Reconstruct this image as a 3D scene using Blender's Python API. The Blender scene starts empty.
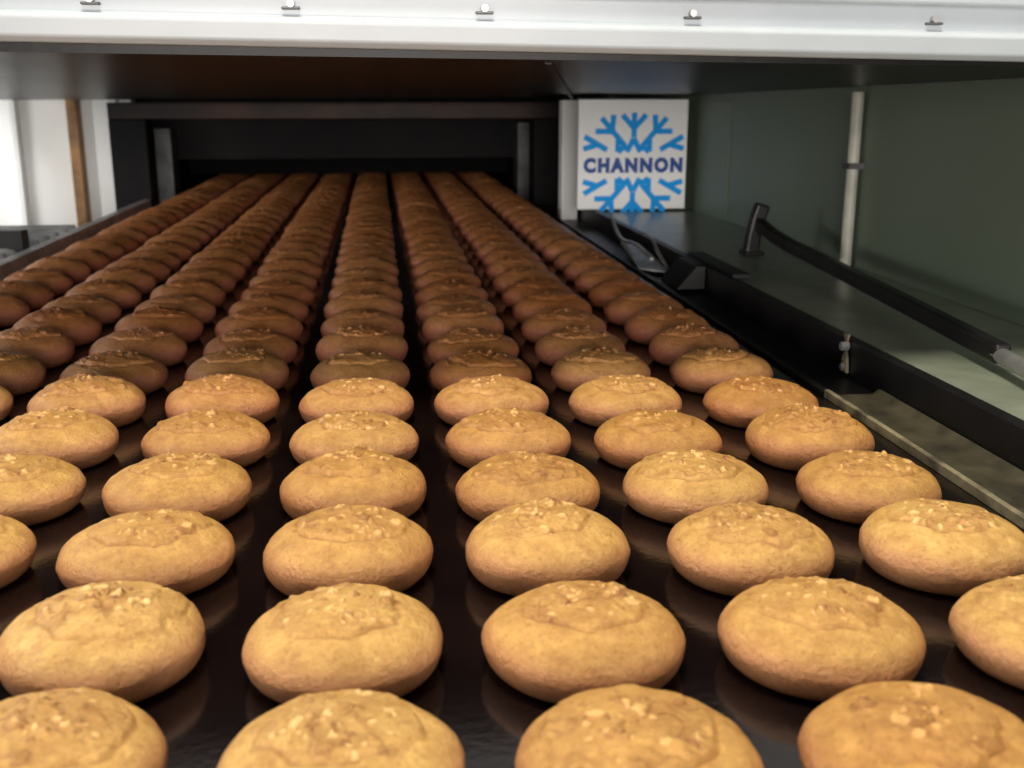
import bpy, bmesh, math, random
import numpy as np
from mathutils import Vector, Matrix, noise

random.seed(7)
CZ = 1.09      # eye height
BZ = 0.90      # belt surface
scene = bpy.context.scene
scene.view_settings.view_transform = 'Standard'

# ------------------------------------------------------------ helpers
def new_mat(name, col, rough=0.5, metal=0.0, col2=None, scale=20, bump=0.0, bscale=200, spec=0.5, detail=6, lo=0.35, hi=0.65, coat=0):
    m = bpy.data.materials.new(name); m.use_nodes = True
    nt = m.node_tree; b = nt.nodes['Principled BSDF']
    b.inputs['Roughness'].default_value = rough
    b.inputs['Metallic'].default_value = metal
    b.inputs['Specular IOR Level'].default_value = spec
    b.inputs['Coat Weight'].default_value = coat
    b.inputs['Base Color'].default_value = (*col, 1)
    geo = nt.nodes.new('ShaderNodeNewGeometry')
    if col2:
        n = nt.nodes.new('ShaderNodeTexNoise'); n.inputs['Scale'].default_value = scale
        n.inputs['Detail'].default_value = detail
        nt.links.new(geo.outputs['Position'], n.inputs['Vector'])
        r = nt.nodes.new('ShaderNodeValToRGB')
        r.color_ramp.elements[0].position = lo; r.color_ramp.elements[1].position = hi
        r.color_ramp.elements[0].color = (*col, 1); r.color_ramp.elements[1].color = (*col2, 1)
        nt.links.new(n.outputs['Fac'], r.inputs['Fac'])
        nt.links.new(r.outputs['Color'], b.inputs['Base Color'])
    if bump:
        n2 = nt.nodes.new('ShaderNodeTexNoise'); n2.inputs['Scale'].default_value = bscale
        n2.inputs['Detail'].default_value = 5
        nt.links.new(geo.outputs['Position'], n2.inputs['Vector'])
        bp = nt.nodes.new('ShaderNodeBump'); bp.inputs['Strength'].default_value = bump
        bp.inputs['Distance'].default_value = 0.001
        nt.links.new(n2.outputs['Fac'], bp.inputs['Height'])
        nt.links.new(bp.outputs['Normal'], b.inputs['Normal'])
    return m

def empty(name):
    e = bpy.data.objects.new(name, None); scene.collection.objects.link(e)
    e.empty_display_size = 0.05
    return e

def link(name, me, mat, parent=None, smooth=False):
    o = bpy.data.objects.new(name, me); scene.collection.objects.link(o)
    if mat: me.materials.append(mat)
    if parent: o.parent = parent
    if smooth:
        for p in me.polygons: p.use_smooth = True
    return o

def box(name, x0, x1, y0, y1, z0, z1, mat, parent=None, bev=0.0):
    bm = bmesh.new()
    bmesh.ops.create_cube(bm, size=1)
    for v in bm.verts:
        v.co = Vector((x0 + (v.co.x + .5) * (x1 - x0), y0 + (v.co.y + .5) * (y1 - y0), z0 + (v.co.z + .5) * (z1 - z0)))
    if bev:
        bmesh.ops.bevel(bm, geom=bm.edges[:], offset=bev, segments=2, affect='EDGES', profile=0.5)
    me = bpy.data.meshes.new(name); bm.to_mesh(me); bm.free()
    return link(name, me, mat, parent)

def hexa(name, pts, mat, parent=None):
    me = bpy.data.meshes.new(name)
    me.from_pydata(pts, [], [(0,3,2,1),(4,5,6,7),(0,1,5,4),(1,2,6,5),(2,3,7,6),(3,0,4,7)])
    return link(name, me, mat, parent)

def extr(name, vs, n, mat, parent, bev):
    fs = [tuple(range(n)), tuple(range(2*n-1, n-1, -1))] + [(i, i+n, (i+1) % n + n, (i+1) % n) for i in range(n)]
    me = bpy.data.meshes.new(name); me.from_pydata(vs, [], fs)
    o = link(name, me, mat, parent)
    bm = bmesh.new(); bm.from_mesh(me); bmesh.ops.recalc_face_normals(bm, faces=bm.faces[:]); bm.to_mesh(me); bm.free()
    if bev:
        md = o.modifiers.new('b', 'BEVEL'); md.width = bev; md.segments = 3; md.limit_method = 'ANGLE'
    return o

def extr_x(name, prof, x0, x1, tilt, mat, parent=None, bev=0.0):
    return extr(name, [(x0, y, z - tilt * x0) for y, z in prof] + [(x1, y, z - tilt * x1) for y, z in prof], len(prof), mat, parent, bev)

def extr_y(name, prof, y0, y1, mat, parent=None, bev=0.0):
    return extr(name, [(x, y0, z) for x, z in prof] + [(x, y1, z) for x, z in prof], len(prof), mat, parent, bev)

def tube(name, pts, r, mat, parent=None):
    cu = bpy.data.curves.new(name, 'CURVE'); cu.dimensions = '3D'
    cu.bevel_depth = r; cu.bevel_resolution = 4; cu.use_fill_caps = True
    sp = cu.splines.new('NURBS'); sp.points.add(len(pts) - 1)
    for p, q in zip(sp.points, pts): p.co = (*q, 1)
    sp.use_endpoint_u = True; sp.order_u = 3; sp.resolution_u = 8
    o = bpy.data.objects.new(name, cu); scene.collection.objects.link(o)
    dg = bpy.context.evaluated_depsgraph_get()
    me = bpy.data.meshes.new_from_object(o.evaluated_get(dg))
    bpy.data.objects.remove(o)
    return link(name, me, mat, parent, True)

def strap(name, pts, w, h, mat, parent=None):
    """flat bar of section w x h swept along pts"""
    vs = []; n = len(pts)
    for i, p in enumerate(pts):
        p = Vector(p); t = (Vector(pts[min(i+1, n-1)]) - Vector(pts[max(i-1, 0)])).normalized()
        s = t.cross(Vector((0, 0, 1))).normalized(); u_ = s.cross(t).normalized()
        for a, c in ((-1,-1),(1,-1),(1,1),(-1,1)): vs.append(p + s*a*w/2 + u_*c*h/2)
    fs = [(3,2,1,0), tuple(4*(n-1)+k for k in range(4))]
    for i in range(n-1):
        for k in range(4): fs.append((4*i+k, 4*i+(k+1)%4, 4*i+4+(k+1)%4, 4*i+4+k))
    me = bpy.data.meshes.new(name); me.from_pydata(vs, [], fs)
    o = link(name, me, mat, parent)
    md = o.modifiers.new('b', 'BEVEL'); md.width = min(w, h)*.2; md.segments = 3; md.limit_method = 'ANGLE'; md.angle_limit = math.radians(50)
    return o

def cyl(name, c, r, h, axis, mat, parent=None, seg=20):
    bm = bmesh.new()
    bmesh.ops.create_cone(bm, cap_ends=True, segments=seg, radius1=r, radius2=r, depth=h)
    rot = {'X': Matrix.Rotation(math.pi/2, 4, 'Y'), 'Y': Matrix.Rotation(math.pi/2, 4, 'X'), 'Z': Matrix()}[axis]
    bmesh.ops.transform(bm, matrix=Matrix.Translation(c) @ rot, verts=bm.verts)
    bmesh.ops.bevel(bm, geom=[e for e in bm.edges if len(e.link_faces) == 2 and e.calc_face_angle() > 1], offset=min(r, h)*.15, segments=2, affect='EDGES')
    me = bpy.data.meshes.new(name); bm.to_mesh(me); bm.free()
    return link(name, me, mat, parent, False)

# ------------------------------------------------------------ materials
M_white = new_mat('white_enamel', (.45,.49,.53), .35, 0, (.40,.44,.475), 12)
M_dark = new_mat('sooty_steel', (.004,.004,.004), .34, 0, (.012,.009,.008), 6, .3, 60, spec=.14)
M_soot = new_mat('soot', (.003,.003,.003), .8, 0, (.006,.005,.005), 9, spec=.08)
M_plate = new_mat('smoked_plate', (.006,.006,.007), .6, 0, (.012,.010,.010), 9, spec=.10)
M_black = new_mat('black_paint', (.004,.004,.005), .40, 0, (.009,.008,.008), 25, spec=.3)
M_rust = new_mat('rusty_steel', (.006,.004,.004), .45, .1, (.055,.022,.013), 7, .4, 120, spec=.2, lo=.42, hi=.7)
M_galv = new_mat('galvanised_steel', (.50,.50,.49), .35, .7, (.30,.30,.30), 30)
M_galvd = new_mat('dull_steel', (.12,.12,.12), .45, .5, (.06,.06,.06), 30)
M_roll = new_mat('bright_steel', (.60,.60,.60), .35, .4, (.36,.36,.36), 40)
M_belt = new_mat('oiled_belt', (.0036,.0020,.0020), .13, 0, (.007,.0035,.003), 18, .08, 260, .5)
M_green = new_mat('sage_enamel_wall', (.115,.150,.105), .5, 0, (.135,.170,.125), 4)
M_table = new_mat('worn_steel_table', (.20,.225,.165), .28, .2, (.30,.325,.245), 35, .25, 350, lo=.3, hi=.7)
M_weather = new_mat('weathered_rail', (.075,.065,.038), .45, .1, (.022,.019,.013), 40, .4, 200, lo=.35, hi=.70)
M_rim = new_mat('worn_rim', (.32,.27,.16), .5, .2, (.09,.075,.05), 60, .4, 200)
M_conduit = new_mat('cream_conduit', (.44,.44,.37), .5, 0, (.32,.32,.27), 40)
M_brown = new_mat('brown_timber', (.38,.20,.07), .6, 0, (.18,.09,.035), 30)
M_wall = new_mat('painted_wall', (.80,.81,.80), .7, 0, (.70,.71,.70), 3)
M_floor = new_mat('concrete_floor', (.20,.20,.19), .5, 0, (.13,.13,.125), 4)
M_board = new_mat('white_board', (.94,.955,.96), .5)
M_navy = new_mat('navy_ink', (.002,.070,.33), .5)
M_cyan = new_mat('blue_ink', (.002,.36,.95), .5, spec=.2)

# cookie material
mc = bpy.data.materials.new('baked_cookie'); mc.use_nodes = True
nt = mc.node_tree; N = nt.nodes; L = nt.links; b = N['Principled BSDF']
geo = N.new('ShaderNodeNewGeometry')
def nz(scale, detail=5, rough=.55):
    n = N.new('ShaderNodeTexNoise'); n.inputs['Scale'].default_value = scale; n.inputs['Detail'].default_value = detail
    n.inputs['Roughness'].default_value = rough
    L.new(geo.outputs['Position'], n.inputs['Vector']); return n
def mix(fac, a, c, bt='MIX'):
    m = N.new('ShaderNodeMix'); m.data_type = 'RGBA'; m.blend_type = bt
    for s, v in ((0, fac), (6, a), (7, c)):
        if isinstance(v, (tuple, float, int)): m.inputs[s].default_value = v
        else: L.new(v, m.inputs[s])
    return m.outputs[2]
def attr(nm):
    a = N.new('ShaderNodeAttribute'); a.attribute_name = nm; return a.outputs['Fac']
n1 = nz(100, 8, .72)
r1 = N.new('ShaderNodeValToRGB'); e = r1.color_ramp.elements
e[0].position = .32; e[0].color = (.41,.205,.044,1); e[1].position = .66; e[1].color = (.70,.425,.125,1)
L.new(n1.outputs['Fac'], r1.inputs['Fac'])
base_c = mix(attr('low'), r1.outputs['Color'], (.56,.265,.115,1))
n2 = nz(420, 4)
ad = N.new('ShaderNodeMath'); ad.operation = 'MULTIPLY_ADD'; ad.inputs[1].default_value = 1.0; ad.inputs[2].default_value = -.46
L.new(n2.outputs['Fac'], ad.inputs[0])
ad2 = N.new('ShaderNodeMath'); ad2.operation = 'ADD'; ad2.use_clamp = True
L.new(attr('toast'), ad2.inputs[0]); L.new(ad.outputs[0], ad2.inputs[1])
c2 = mix(ad2.outputs[0], base_c, (.23,.080,.015,1))
c2 = mix(attr('nut'), c2, (.84,.54,.20,1))
vo = N.new('ShaderNodeTexVoronoi'); vo.inputs['Scale'].default_value = 330
L.new(geo.outputs['Position'], vo.inputs['Vector'])
rv = N.new('ShaderNodeValToRGB'); rv.color_ramp.elements[0].position = .10; rv.color_ramp.elements[0].color = (.50,.36,.26,1)
rv.color_ramp.elements[1].position = .28; rv.color_ramp.elements[1].color = (1,1,1,1)
L.new(vo.outputs['Distance'], rv.inputs['Fac'])
c3 = mix(.4, c2, rv.outputs['Color'], 'MULTIPLY')
c3 = mix(attr('tone'), c3, mix(1.0, c3, (.84,.72,.60,1), 'MULTIPLY'))
c4 = mix(attr('hood_tint'), c3, mix(1.0, c3, (1.0,.76,1.0,1), 'MULTIPLY'))  # redder look of the hood-shaded rows, painted into the base colour
L.new(c4, b.inputs['Base Color'])
b.inputs['Roughness'].default_value = .38; b.inputs['Specular IOR Level'].default_value = .55
n3 = nz(560, 6, .7)
bp = N.new('ShaderNodeBump'); bp.inputs['Strength'].default_value = .8; bp.inputs['Distance'].default_value = .0014
L.new(n3.outputs['Fac'], bp.inputs['Height']); L.new(bp.outputs['Normal'], b.inputs['Normal'])

# ------------------------------------------------------------ cookies
R = .0345; H = .0238; ZW = .0094
def sstep(a, b_, x):
    t = max(0, min(1, (x - a) / (b_ - a))); return t * t * (3 - 2 * t)

def cookie(seed, na, nu, nl):
    rnd = random.Random(seed)
    off = Vector((seed * 13.7, seed * 5.1, seed * 2.3))
    crumbs = []
    for i in range(38):
        a = rnd.uniform(0, 2*math.pi); q = .56 * R * rnd.random() ** .7
        big = rnd.random() < .15
        crumbs.append((q*math.cos(a), q*math.sin(a) + .002, rnd.uniform(.0022, .0038) if big else rnd.uniform(.0007, .0020), rnd.uniform(.0006, .0012) if big else rnd.uniform(.0004, .0008), rnd.uniform(0, 6.28), rnd.uniform(.45, 1), rnd.random() < .5))
    cy = rnd.uniform(.002, .006); cr = rnd.uniform(.60, .72) * R
    ang0 = rnd.uniform(-.5, .5)
    vs = []; toast = []; low = []; nut = []
    def top(x, y, z):
        p = Vector((x, y, z))
        s = noise.noise(p * 40 + off) * .0008 + noise.noise(p * 130 + off) * .0004
        s += abs(noise.noise(p * 300 + off)) * .0003
        d = math.hypot(x, y - cy) + noise.noise(p * 90 + off) * .004 + noise.noise(p * 260 + off) * .0012
        th_ = math.atan2(x, -(y - cy)) - ang0
        rs = .35 + .65 * max(0, math.cos(th_ * .8))
        cap = 1 - sstep(cr - .0012, cr + .0006, d)
        groove = math.exp(-((d - cr - .0010) / .0008) ** 2) * rs
        h = s + cap * .0008 - groove * .0009
        t = cap * .10 + groove * .45
        patch = sstep(.0, .30, noise.noise(p * 55 + off * 5) + .18)
        cr1 = abs(noise.noise(p * 115 + off * 3)); crk = cap * patch * math.exp(-(cr1 / .045) ** 2)
        h -= crk * .0007; t += crk * .45
        rough = max(0, noise.noise(p * 240 + off * 2) - .02)
        h += cap * rough * .0022 * patch
        t += cap * patch * .10
        nn = 0
        for (qx, qy, rc, hc, ang, asp, isnut) in crumbs:
            ex, ey = x - qx, y - qy
            if abs(ex) > .005 or abs(ey) > .005: continue
            fx = ex*math.cos(ang) + ey*math.sin(ang); fy = (-ex*math.sin(ang) + ey*math.cos(ang)) / asp
            dd = math.hypot(fx, fy) + noise.noise(p * 500 + off) * .0008
            if dd < rc:
                k = sstep(0, 1, (1 - dd / rc) * 2.8); h += hc * k
                t += 1.9 * k * (1 - k)
                if isnut: nn = max(nn, k * .8)
                else: t += .25 * k
        return h, min(.9, t), nn
    def add(co, t, l, n_): vs.append(co); toast.append(t); low.append(l); nut.append(n_)
    h, t, n_ = top(0, 0, H)
    add((0, 0, H + h), t, 0, n_)
    for i in range(1, nu + 1):
        ph = i / nu * math.pi / 2
        for j in range(na):
            a = 2*math.pi * j / na
            w = 1 + .022 * noise.noise(Vector((math.cos(a), math.sin(a), 0)) * 1.3 + off)
            rr = R * w * math.sin(ph) ** .95
            z = ZW + (H - ZW) * math.cos(ph) ** .95
            x, y = rr * math.cos(a), rr * math.sin(a)
            h, t, n_ = top(x, y, z)
            k = math.cos(ph)
            add((x * (1 + h / R * (1-k)), y * (1 + h / R * (1-k)), z + h * (.3 + .7*k) * (1 if i < nu else .3)), t, 1 - sstep(.05, .6, k), n_)
    for i in range(1, nl + 1):
        ph = i / nl * math.pi / 2
        for j in range(na):
            a = 2*math.pi * j / na
            w = 1 + .022 * noise.noise(Vector((math.cos(a), math.sin(a), 0)) * 1.3 + off)
            rr = R * w * (.78 + .22 * math.cos(ph)); z = ZW * (1 - math.sin(ph))
            add((rr * math.cos(a), rr * math.sin(a), z), .65 * (i / nl) ** 1.5, 1, 0)
    add((0, 0, 0), .4, 1, 0)
    tris = []; quads = []
    for j in range(na): tris.append((0, 1 + j, 1 + (j+1) % na))
    nr = nu + nl
    for i in range(nr - 1):
        o0 = 1 + i*na; o1 = o0 + na
        for j in range(na): quads.append((o0 + j, o1 + j, o1 + (j+1) % na, o0 + (j+1) % na))
    o0 = 1 + (nr-1)*na; last = len(vs) - 1
    for j in range(na): tris.append((o0 + j, last, o0 + (j+1) % na))
    return np.array(vs), np.array(toast), np.array(low), np.array(nut), np.array(tris), np.array(quads)

HI = [cookie(s, 180, 80, 6) for s in range(1, 11)]
LO = [cookie(s, 64, 28, 4) for s in range(1, 9)]
V, T, W, G, U, Q, F3, F4 = [], [], [], [], [], [], [], []
base = 0
rnd = random.Random(3)
for n in range(-3, 44):
    for k in range(8):
        x = -.0165 + (k - 4) * .082
        y = .342 + .0754 * n - .104 * (x + .0165) + rnd.uniform(-.0018, .0018)
        x += rnd.uniform(-.0012, .0012)
        src = rnd.choice(HI if n < 7 else LO)
        a = rnd.uniform(-.7, .7); s = rnd.uniform(.975, 1.01); sy = s * rnd.uniform(.95, .99)
        v, t, lw, nu_, f3, f4 = src
        c, sn = math.cos(a), math.sin(a)
        vv = np.empty_like(v)
        vv[:, 0] = (v[:, 0]*c - v[:, 1]*sn) * s + x
        vv[:, 1] = (v[:, 0]*sn + v[:, 1]*c) * sy + y
        vv[:, 2] = v[:, 2] * rnd.uniform(.95, 1.07) + BZ + .0002
        V.append(vv); T.append(t); W.append(lw); U.append(nu_); F3.append(f3 + base); F4.append(f4 + base); base += len(v)
        G.append(np.full(len(v), max(0, min(1, (n - 2.5) / 4 + rnd.uniform(-.15, .15)))))  # painted hood tint, ramping in where the hood's shade begins
        Q.append(np.full(len(v), rnd.random() ** 1.5))
V, T, W, G, U, Q, F3, F4 = [np.concatenate(q) for q in (V, T, W, G, U, Q, F3, F4)]
me = bpy.data.meshes.new('cookies')
me.vertices.add(len(V)); me.vertices.foreach_set('co', V.astype(np.float32).ravel())
nl = F3.size + F4.size
me.loops.add(nl); me.loops.foreach_set('vertex_index', np.concatenate([F3.ravel(), F4.ravel()]).astype(np.int32))
me.polygons.add(len(F3) + len(F4))
st = np.concatenate([np.arange(len(F3))*3, F3.size + np.arange(len(F4))*4]).astype(np.int32)
me.polygons.foreach_set('loop_start', st)
me.polygons.foreach_set('use_smooth', np.ones(len(st), dtype=bool))
me.update(calc_edges=True); me.validate()
for nm, arr in (('toast', T), ('low', W), ('hood_tint', G), ('nut', U), ('tone', Q)):
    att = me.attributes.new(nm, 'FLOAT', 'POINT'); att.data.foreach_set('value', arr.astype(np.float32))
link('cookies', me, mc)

# ------------------------------------------------------------ conveyor
TZ = CZ - .168
conv = empty('conveyor')
box('belt', -.405, .287, -.30, 3.9, BZ - .006, BZ, M_belt, conv)
box('belt_return', -.405, .287, -.30, 3.9, BZ - .14, BZ - .134, M_belt, conv)
cyl('drive_roller', Vector((-.059, -.30, BZ - .070)), .063, .69, 'X', M_galv, conv, 40)
box('bed', -.40, .282, -.2, 3.85, BZ - .05, BZ - .0065, M_dark, conv)
extr_y('side_channel', [(.288, BZ-.10), (.288, BZ-.001), (.327, BZ-.001), (.327, BZ-.10)], -.30, 2.04, M_black, conv, .0005)
extr_y('guide_rail', [(.2925, BZ-.0008), (.2925, BZ+.001), (.322, BZ+.001), (.326, BZ+.004), (.3275, BZ+.004), (.3275, BZ-.0008)], -.30, .66, M_weather, conv, .0006)
extr_y('guide_rim', [(.2885, BZ-.0008), (.2885, BZ+.005), (.2920, BZ+.005), (.2920, BZ-.0008)], -.30, .66, M_rim, conv, .0006)
extr_y('guide_strip', [(.2885, BZ-.0008), (.2885, BZ+.003), (.294, BZ+.003), (.294, BZ-.0008)], .6605, 2.04, M_black, conv, .0004)
extr_y('left_channel', [(-.425, BZ-.10), (-.425, BZ+.016), (-.411, BZ+.016), (-.411, BZ+.002), (-.406, BZ+.002), (-.406, BZ-.10)], -.30, 2.04, M_roll, conv, .0008)
for yy in (-.15, .8, 1.8):
    for xx in (-.39, .280):
        box('leg', xx - .02, xx + .02, yy - .02, yy + .02, .01, BZ - .10, M_galvd, conv, .003)
        box('leg_foot', xx - .03, xx + .03, yy - .03, yy + .03, 0, .01, M_galvd, conv, .002)
    box('cross_bar', -.39, .28, yy - .015, yy + .015, .25, .28, M_galvd, conv, .002)

# ------------------------------------------------------------ right work table
tab = empty('side_table')
box('table_top', .3365, .488, -.30, 1.98, TZ - .008, TZ, M_table, tab, .001)
extr_y('table_edge', [(.3285, TZ-.030), (.3285, TZ+.003), (.3375, TZ+.003), (.3375, TZ+.0005), (.336, TZ-.030)], -.30, 1.98, M_black, tab, .0006)
for yy in (-.2, .8, 1.8):
    box('table_leg', .43, .46, yy, yy + .03, 0, TZ - .008, M_galvd, tab, .002)
box('edge_step', .3365, .354, 1.00, 1.16, TZ + .0003, TZ + .006, M_black, tab, .001)
# small folded clip with a bolt on the edge
strap('edge_clip', [(.3270, .715, BZ + .002), (.3262, .715, BZ + .012), (.3268, .715, BZ + .020), (.3262, .715, BZ + .030)], .007, .0022, M_rim, tab)
cyl('edge_bolt', Vector((.3250, .715, BZ + .021)), .0034, .006, 'X', M_galv, tab, 6)
cyl('edge_bolt_nut', Vector((.3255, .715, BZ + .006)), .0030, .005, 'X', M_galv, tab, 6)

# stop lever hooked on the table
lev = empty('stop_lever')
strap('lever_post', [(.413, 1.172, TZ + .0006), (.415, 1.172, TZ + .020), (.419, 1.172, TZ + .040), (.424, 1.172, TZ + .056)], .014, .016, M_black, lev)
box('lever_foot', .404, .426, 1.160, 1.186, TZ + .0002, TZ + .004, M_black, lev, .001)
strap('lever_arm', [(.419, 1.172, TZ + .036), (.423, 1.13, TZ + .026), (.424, 1.08, TZ + .021), (.420, .98, TZ + .018), (.410, .86, TZ + .016), (.399, .74, TZ + .0145), (.387, .62, TZ + .013)], .011, .013, M_black, lev)
tube('lever_tip', [(.3875, .628, TZ + .012), (.384, .60, TZ + .012), (.378, .56, TZ + .011), (.372, .52, TZ + .010)], .0052, M_galv, lev)
box('lever_pad', .366, .378, .518, .530, TZ + .0002, TZ + .0048, M_black, lev, .001)

# bent wire and scraper plates at tunnel side
scr = empty('belt_scraper'); scr.parent = conv
tube('bent_wire', [(.318, 1.48, TZ + .016), (.313, 1.43, TZ + .002), (.309, 1.36, TZ - .008), (.306, 1.28, TZ + .002), (.304, 1.19, TZ - .006)], .0024, M_galv, scr)
tube('hook_wire', [(.322, 1.30, TZ + .010), (.318, 1.24, TZ + .012), (.310, 1.19, TZ + .002), (.312, 1.15, TZ - .010)], .0020, M_galv, scr)
hexa('scraper_plate', [(.292,1.20,BZ+.003),(.320,1.16,BZ+.003),(.325,1.34,BZ+.012),(.306,1.36,BZ+.012),
                       (.292,1.20,BZ+.005),(.320,1.16,BZ+.005),(.325,1.34,BZ+.015),(.306,1.36,BZ+.015)], M_roll, scr)
hexa('scraper_bracket', [(.298,1.06,BZ+.0035),(.327,1.06,BZ+.0035),(.327,1.13,BZ+.0035),(.298,1.13,BZ+.0035),
                         (.318,1.06,BZ+.026),(.327,1.06,BZ+.026),(.327,1.13,BZ+.026),(.318,1.13,BZ+.026)], M_black, scr)

# ------------------------------------------------------------ tunnel oven
ov = empty('tunnel_oven')
HX0, HX1 = -.75, .49
z = lambda d: CZ + d
extr_x('hood_fascia', [(.660, z(.0270)), (.621, z(.0270)), (.616, z(.0300)), (.615, z(.0400)), (.618, z(.0425)), (.624, z(.0430)),
                       (.624, z(.0560)), (.620, z(.0580)), (.620, z(.42)), (.660, z(.42))], HX0, HX1, .014, M_white, ov, .0012)
for sx in (-.46, -.355, -.252, -.1476, -.044, .0606, .178, .3215, .44):
    zz = z(.0495) - .014 * sx
    cyl('screw', Vector((sx, .6225, zz)), .0020, .005, 'Y', M_galv, ov, 12)
    box('screw_clip', sx - .0048, sx + .0048, .6205, .6245, zz - .0030, zz - .0016, M_galvd, ov, .0004)
hexa('hood_underside', [(HX0,.625,z(.030)),(HX1,.625,z(.018)),(HX1,2.06,z(.004)),(HX0,2.06,z(.000)),
                        (HX0,.625,z(.045)),(HX1,.625,z(.045)),(HX1,2.06,z(.045)),(HX0,2.06,z(.045))], M_dark, ov)
box('hood_body', HX0, HX1, .661, 2.40, z(.0455), z(.42), M_white, ov, .002)
hexa('hood_rib', [(.10,.66,z(.0205)),(.104,.66,z(.0205)),(.366,2.04,z(-.002)),(.360,2.04,z(-.002)),
                  (.10,.66,z(.03)),(.104,.66,z(.03)),(.366,2.04,z(.02)),(.360,2.04,z(.02))], M_black, ov)
box('mouth_beam', -.475, .350, 2.05, 2.10, z(-.034), z(-.004), M_rust, ov, .002)
box('mouth_lip', -.47, .345, 2.035, 2.050, z(-.008), z(-.004), M_rust, ov, .001)
box('mouth_post_left', -.475, -.410, 2.05, 2.12, BZ - .12, z(-.034), M_plate, ov, .002)
box('mouth_post_right', .291, .350, 2.05, 2.12, BZ - .12, z(-.034), M_plate, ov, .002)
box('jamb_plate_left', -.465, -.412, 2.29, 2.36, BZ - .12, z(-.055), M_galvd, ov, .001)
box('jamb_plate_right', .291, .330, 2.29, 2.36, BZ - .12, z(-.045), M_galvd, ov, .001)
box('curtain_plate', -.60, .50, 2.361, 2.375, z(-.120), z(.045), M_plate, ov, .001)
box('shade_baffle', -.414, .294, 2.50, 2.51, BZ + .031, z(-.1005), M_soot, ov)  # added black sheet: blocks light in the mouth and hides rows beyond
box('chamber_left', -.60, -.415, 2.376, 4.3, BZ - .12, z(.40), M_soot, ov)
box('chamber_right', .295, .50, 2.376, 4.3, BZ - .12, z(.40), M_soot, ov)
box('chamber_roof', -.414, .294, 2.376, 4.3, z(-.100), z(.40), M_soot, ov)
box('chamber_end', -.60, .50, 4.301, 4.32, BZ - .30, z(.40), M_soot, ov)
box('chamber_base', -.60, .50, 2.30, 4.3, 0, BZ - .142, M_white, ov, .002)

# white column and sign board
box('trim_1', .297, .324, 1.77, 1.80, TZ - .04, z(.000), M_wall, None, .001)
sb = empty('wall_sign')
SY = 1.66
box('board', .304, .474, SY, SY + .008, TZ + .004, z(.001), M_board, sb, .001)
cx, cz, u = .390, z(-.097), 1/650
def bars(segs, w, mat, name):
    vs, fs = [], []
    for q, (x0, y0, x1, y1) in enumerate(segs):
        d = Vector((x1-x0, y1-y0)); l = d.length; d /= l; nrm = Vector((-d.y, d.x)) * w / 2
        i = len(vs)
        for (px, py) in ((x0+nrm.x, y0+nrm.y), (x1+nrm.x, y1+nrm.y), (x1-nrm.x, y1-nrm.y), (x0-nrm.x, y0-nrm.y)):
            vs.append((cx + px*u, SY - .0004 - q*.00002, cz + py*u))
        fs.append((i, i+1, i+2, i+3))
    me = bpy.data.meshes.new(name); me.from_pydata(vs, [], fs)
    return link(name, me, mat, sb)
half = [(0, 27, 0, 51), (0, 36, -12, 49), (0, 36, 12, 49),
        (-9, 19, -33, 46), (9, 19, 33, 46), (-22, 33, -39, 33), (22, 33, 39, 33), (-22, 33, -21, 49), (22, 33, 21, 49),
        (-27, 15, -50, 28), (27, 15, 50, 28), (-37, 20, -51, 16), (37, 20, 51, 16),
        (-16, 13, -16, 25), (16, 13, 16, 25), (-16, 13, -7, 20), (16, 13, 7, 20), (-7, 13, 0, 26), (7, 13, 0, 26)]
bars(half + [(a, -b_, c, -d) for a, b_, c, d in half], 5.4, M_cyan, 'snowflake')
tc = bpy.data.curves.new('lettering', 'FONT'); tc.body = 'CHANNON'; tc.align_x = 'CENTER'; tc.align_y = 'CENTER'
tc.size = 1; tc.offset = .070; tc.extrude = .01; tc.space_character = 1.28
to = bpy.data.objects.new('t', tc); scene.collection.objects.link(to)
bpy.context.view_layer.update()
dg = bpy.context.evaluated_depsgraph_get()
tm = bpy.data.meshes.new_from_object(to.evaluated_get(dg)); bpy.data.objects.remove(to)
xs = [v.co.x for v in tm.vertices]; ys = [v.co.y for v in tm.vertices]
sx = 101*u / (max(xs) - min(xs)); sy = 15*u / (max(ys) - min(ys)); mx_, my_ = (max(xs)+min(xs))/2, (max(ys)+min(ys))/2
for v in tm.vertices:
    v.co = Vector((cx + (v.co.x - mx_)*sx, SY - .0016 - v.co.z*.02, cz + (v.co.y - my_)*sy))
link('lettering', tm, M_navy, sb)

# ------------------------------------------------------------ right partition wall
pw = empty('wall_right')
box('wall_panel', .4905, .52, -.30, 2.28, 0, z(.045), M_green, pw)
box('wall_panel_strip', .4885, .4903, 1.50, 1.60, TZ + .001, z(-.001), M_green, pw, .0005)
cp = empty('conduit_pipe')
tube('pipe', [(.482, 1.075, TZ + .0002), (.482, 1.075, TZ + .08), (.482, 1.075, z(.008))], .0060, M_conduit, cp)
box('pipe_clip', .4745, .4903, 1.066, 1.084, TZ + .10, TZ + .106, M_galvd, cp)

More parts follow.
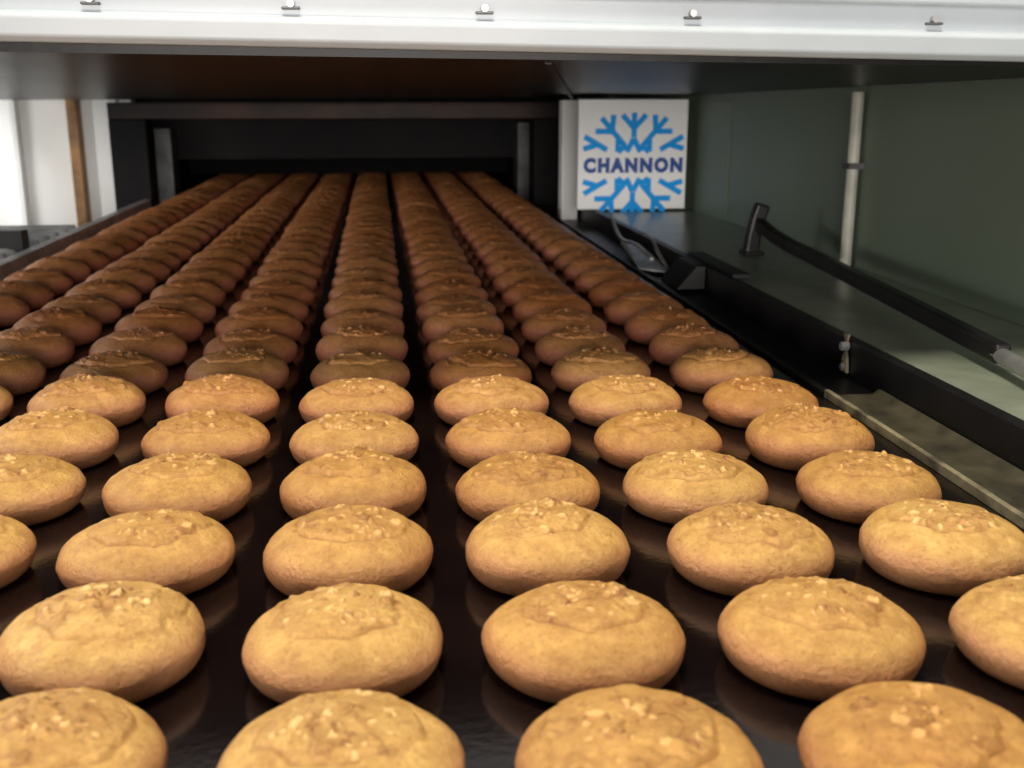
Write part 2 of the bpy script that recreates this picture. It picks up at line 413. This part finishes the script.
# ------------------------------------------------------------ left side
lt = empty('transfer_table')
box('left_top', -.72, -.432, .2, 1.76, BZ - .022, BZ - .010, M_roll, lt, .001)
extr_y('left_lip', [(-.445, BZ-.010), (-.445, BZ+.004), (-.440, BZ+.006), (-.432, BZ+.006), (-.432, BZ-.010)], .2, 1.76, M_roll, lt, .0005)
for i in range(15):
    cyl('roller', Vector((-.52, 1.05 + i*.045, BZ + .001)), .010, .14, 'X', M_roll, lt, 14)
for yy in (.3, 1.2, 1.7):
    box('left_leg', -.69, -.66, yy, yy + .03, 0, BZ - .022, M_galvd, lt, .002)
hexa('guard_plate', [(-.60,1.46,BZ+.012),(-.440,1.40,BZ+.007),(-.438,1.42,BZ+.007),(-.60,1.48,BZ+.012),
                     (-.60,1.46,BZ+.026),(-.440,1.40,BZ+.034),(-.438,1.42,BZ+.034),(-.60,1.48,BZ+.026)], M_black, lt)
box('wall_back', -2.2, -.477, 2.26, 2.30, 0, 2.6, M_wall)
box('trim_2', -.592, -.572, 2.225, 2.259, .6, z(.04), M_brown, None, .002)
box('trim_3', -.545, -.50, 2.235, 2.259, .6, z(.04), M_wall, None, .002)
box('trim_4', -.70, -.688, 2.235, 2.259, .6, z(.04), M_wall, None, .002)
box('wall_left', -2.24, -2.2, -3, 2.30, 0, 2.6, M_wall)
box('floor', -2.24, 2.2, -3, 4.6, -.05, 0, M_floor)

# ------------------------------------------------------------ lights
def area(name, loc, target, sx, sy, power, col=(1,1,1)):
    ld = bpy.data.lights.new(name, 'AREA'); ld.shape = 'RECTANGLE'; ld.size = sx; ld.size_y = sy
    ld.energy = power; ld.color = col
    o = bpy.data.objects.new(name, ld); scene.collection.objects.link(o); o.location = loc
    o.rotation_euler = (Vector(target) - Vector(loc)).to_track_quat('-Z', 'Y').to_euler()
    return o
area('fascia_fill', (-.1, .22, 2.55), (-.06, .36, .9), .4, .35, 38, (1, .93, .78))
area('fascia_fill', (0, -1.7, 2.3), (0, .6, 1.0), 1.6, .8, 6, (.95, .98, 1))  # added fill behind the camera to whiten the fascia
area('front_fill', (-.1, -2.4, 1.20), (0, 1.2, 1.02), 1.8, .7, 88, (1, .93, .87))  # added low frontal fill for the sign and the rows under the hood
area('side_fill', (-1.5, 1.25, 1.25), (.3, 1.6, 1.0), .5, .4, 8, (1, .97, .93))  # unseen fill from the left, added to light the sign and green wall
area('fascia_fill', (-1.3, .9, 2.4), (-1.0, 2.2, 1.0), .8, .4, 32)  # added off-view fill to brighten the white wall on the left
w = bpy.data.worlds.new('w'); scene.world = w; w.use_nodes = True
w.node_tree.nodes['Background'].inputs[0].default_value = (.9, .95, 1, 1)
w.node_tree.nodes['Background'].inputs[1].default_value = .05

# ------------------------------------------------------------ camera
cam = bpy.data.cameras.new('camera'); co = bpy.data.objects.new('camera', cam); scene.collection.objects.link(co)
cam.lens = 1080/1024*36; cam.sensor_width = 36; cam.clip_start = .01
p = math.radians(14.73); th = math.radians(6.94)
co.location = (0, 0, CZ)
co.rotation_euler = (math.pi/2 - p, 0, -th)
cam.dof.use_dof = True; cam.dof.focus_distance = .56; cam.dof.aperture_fstop = 16
scene.camera = co
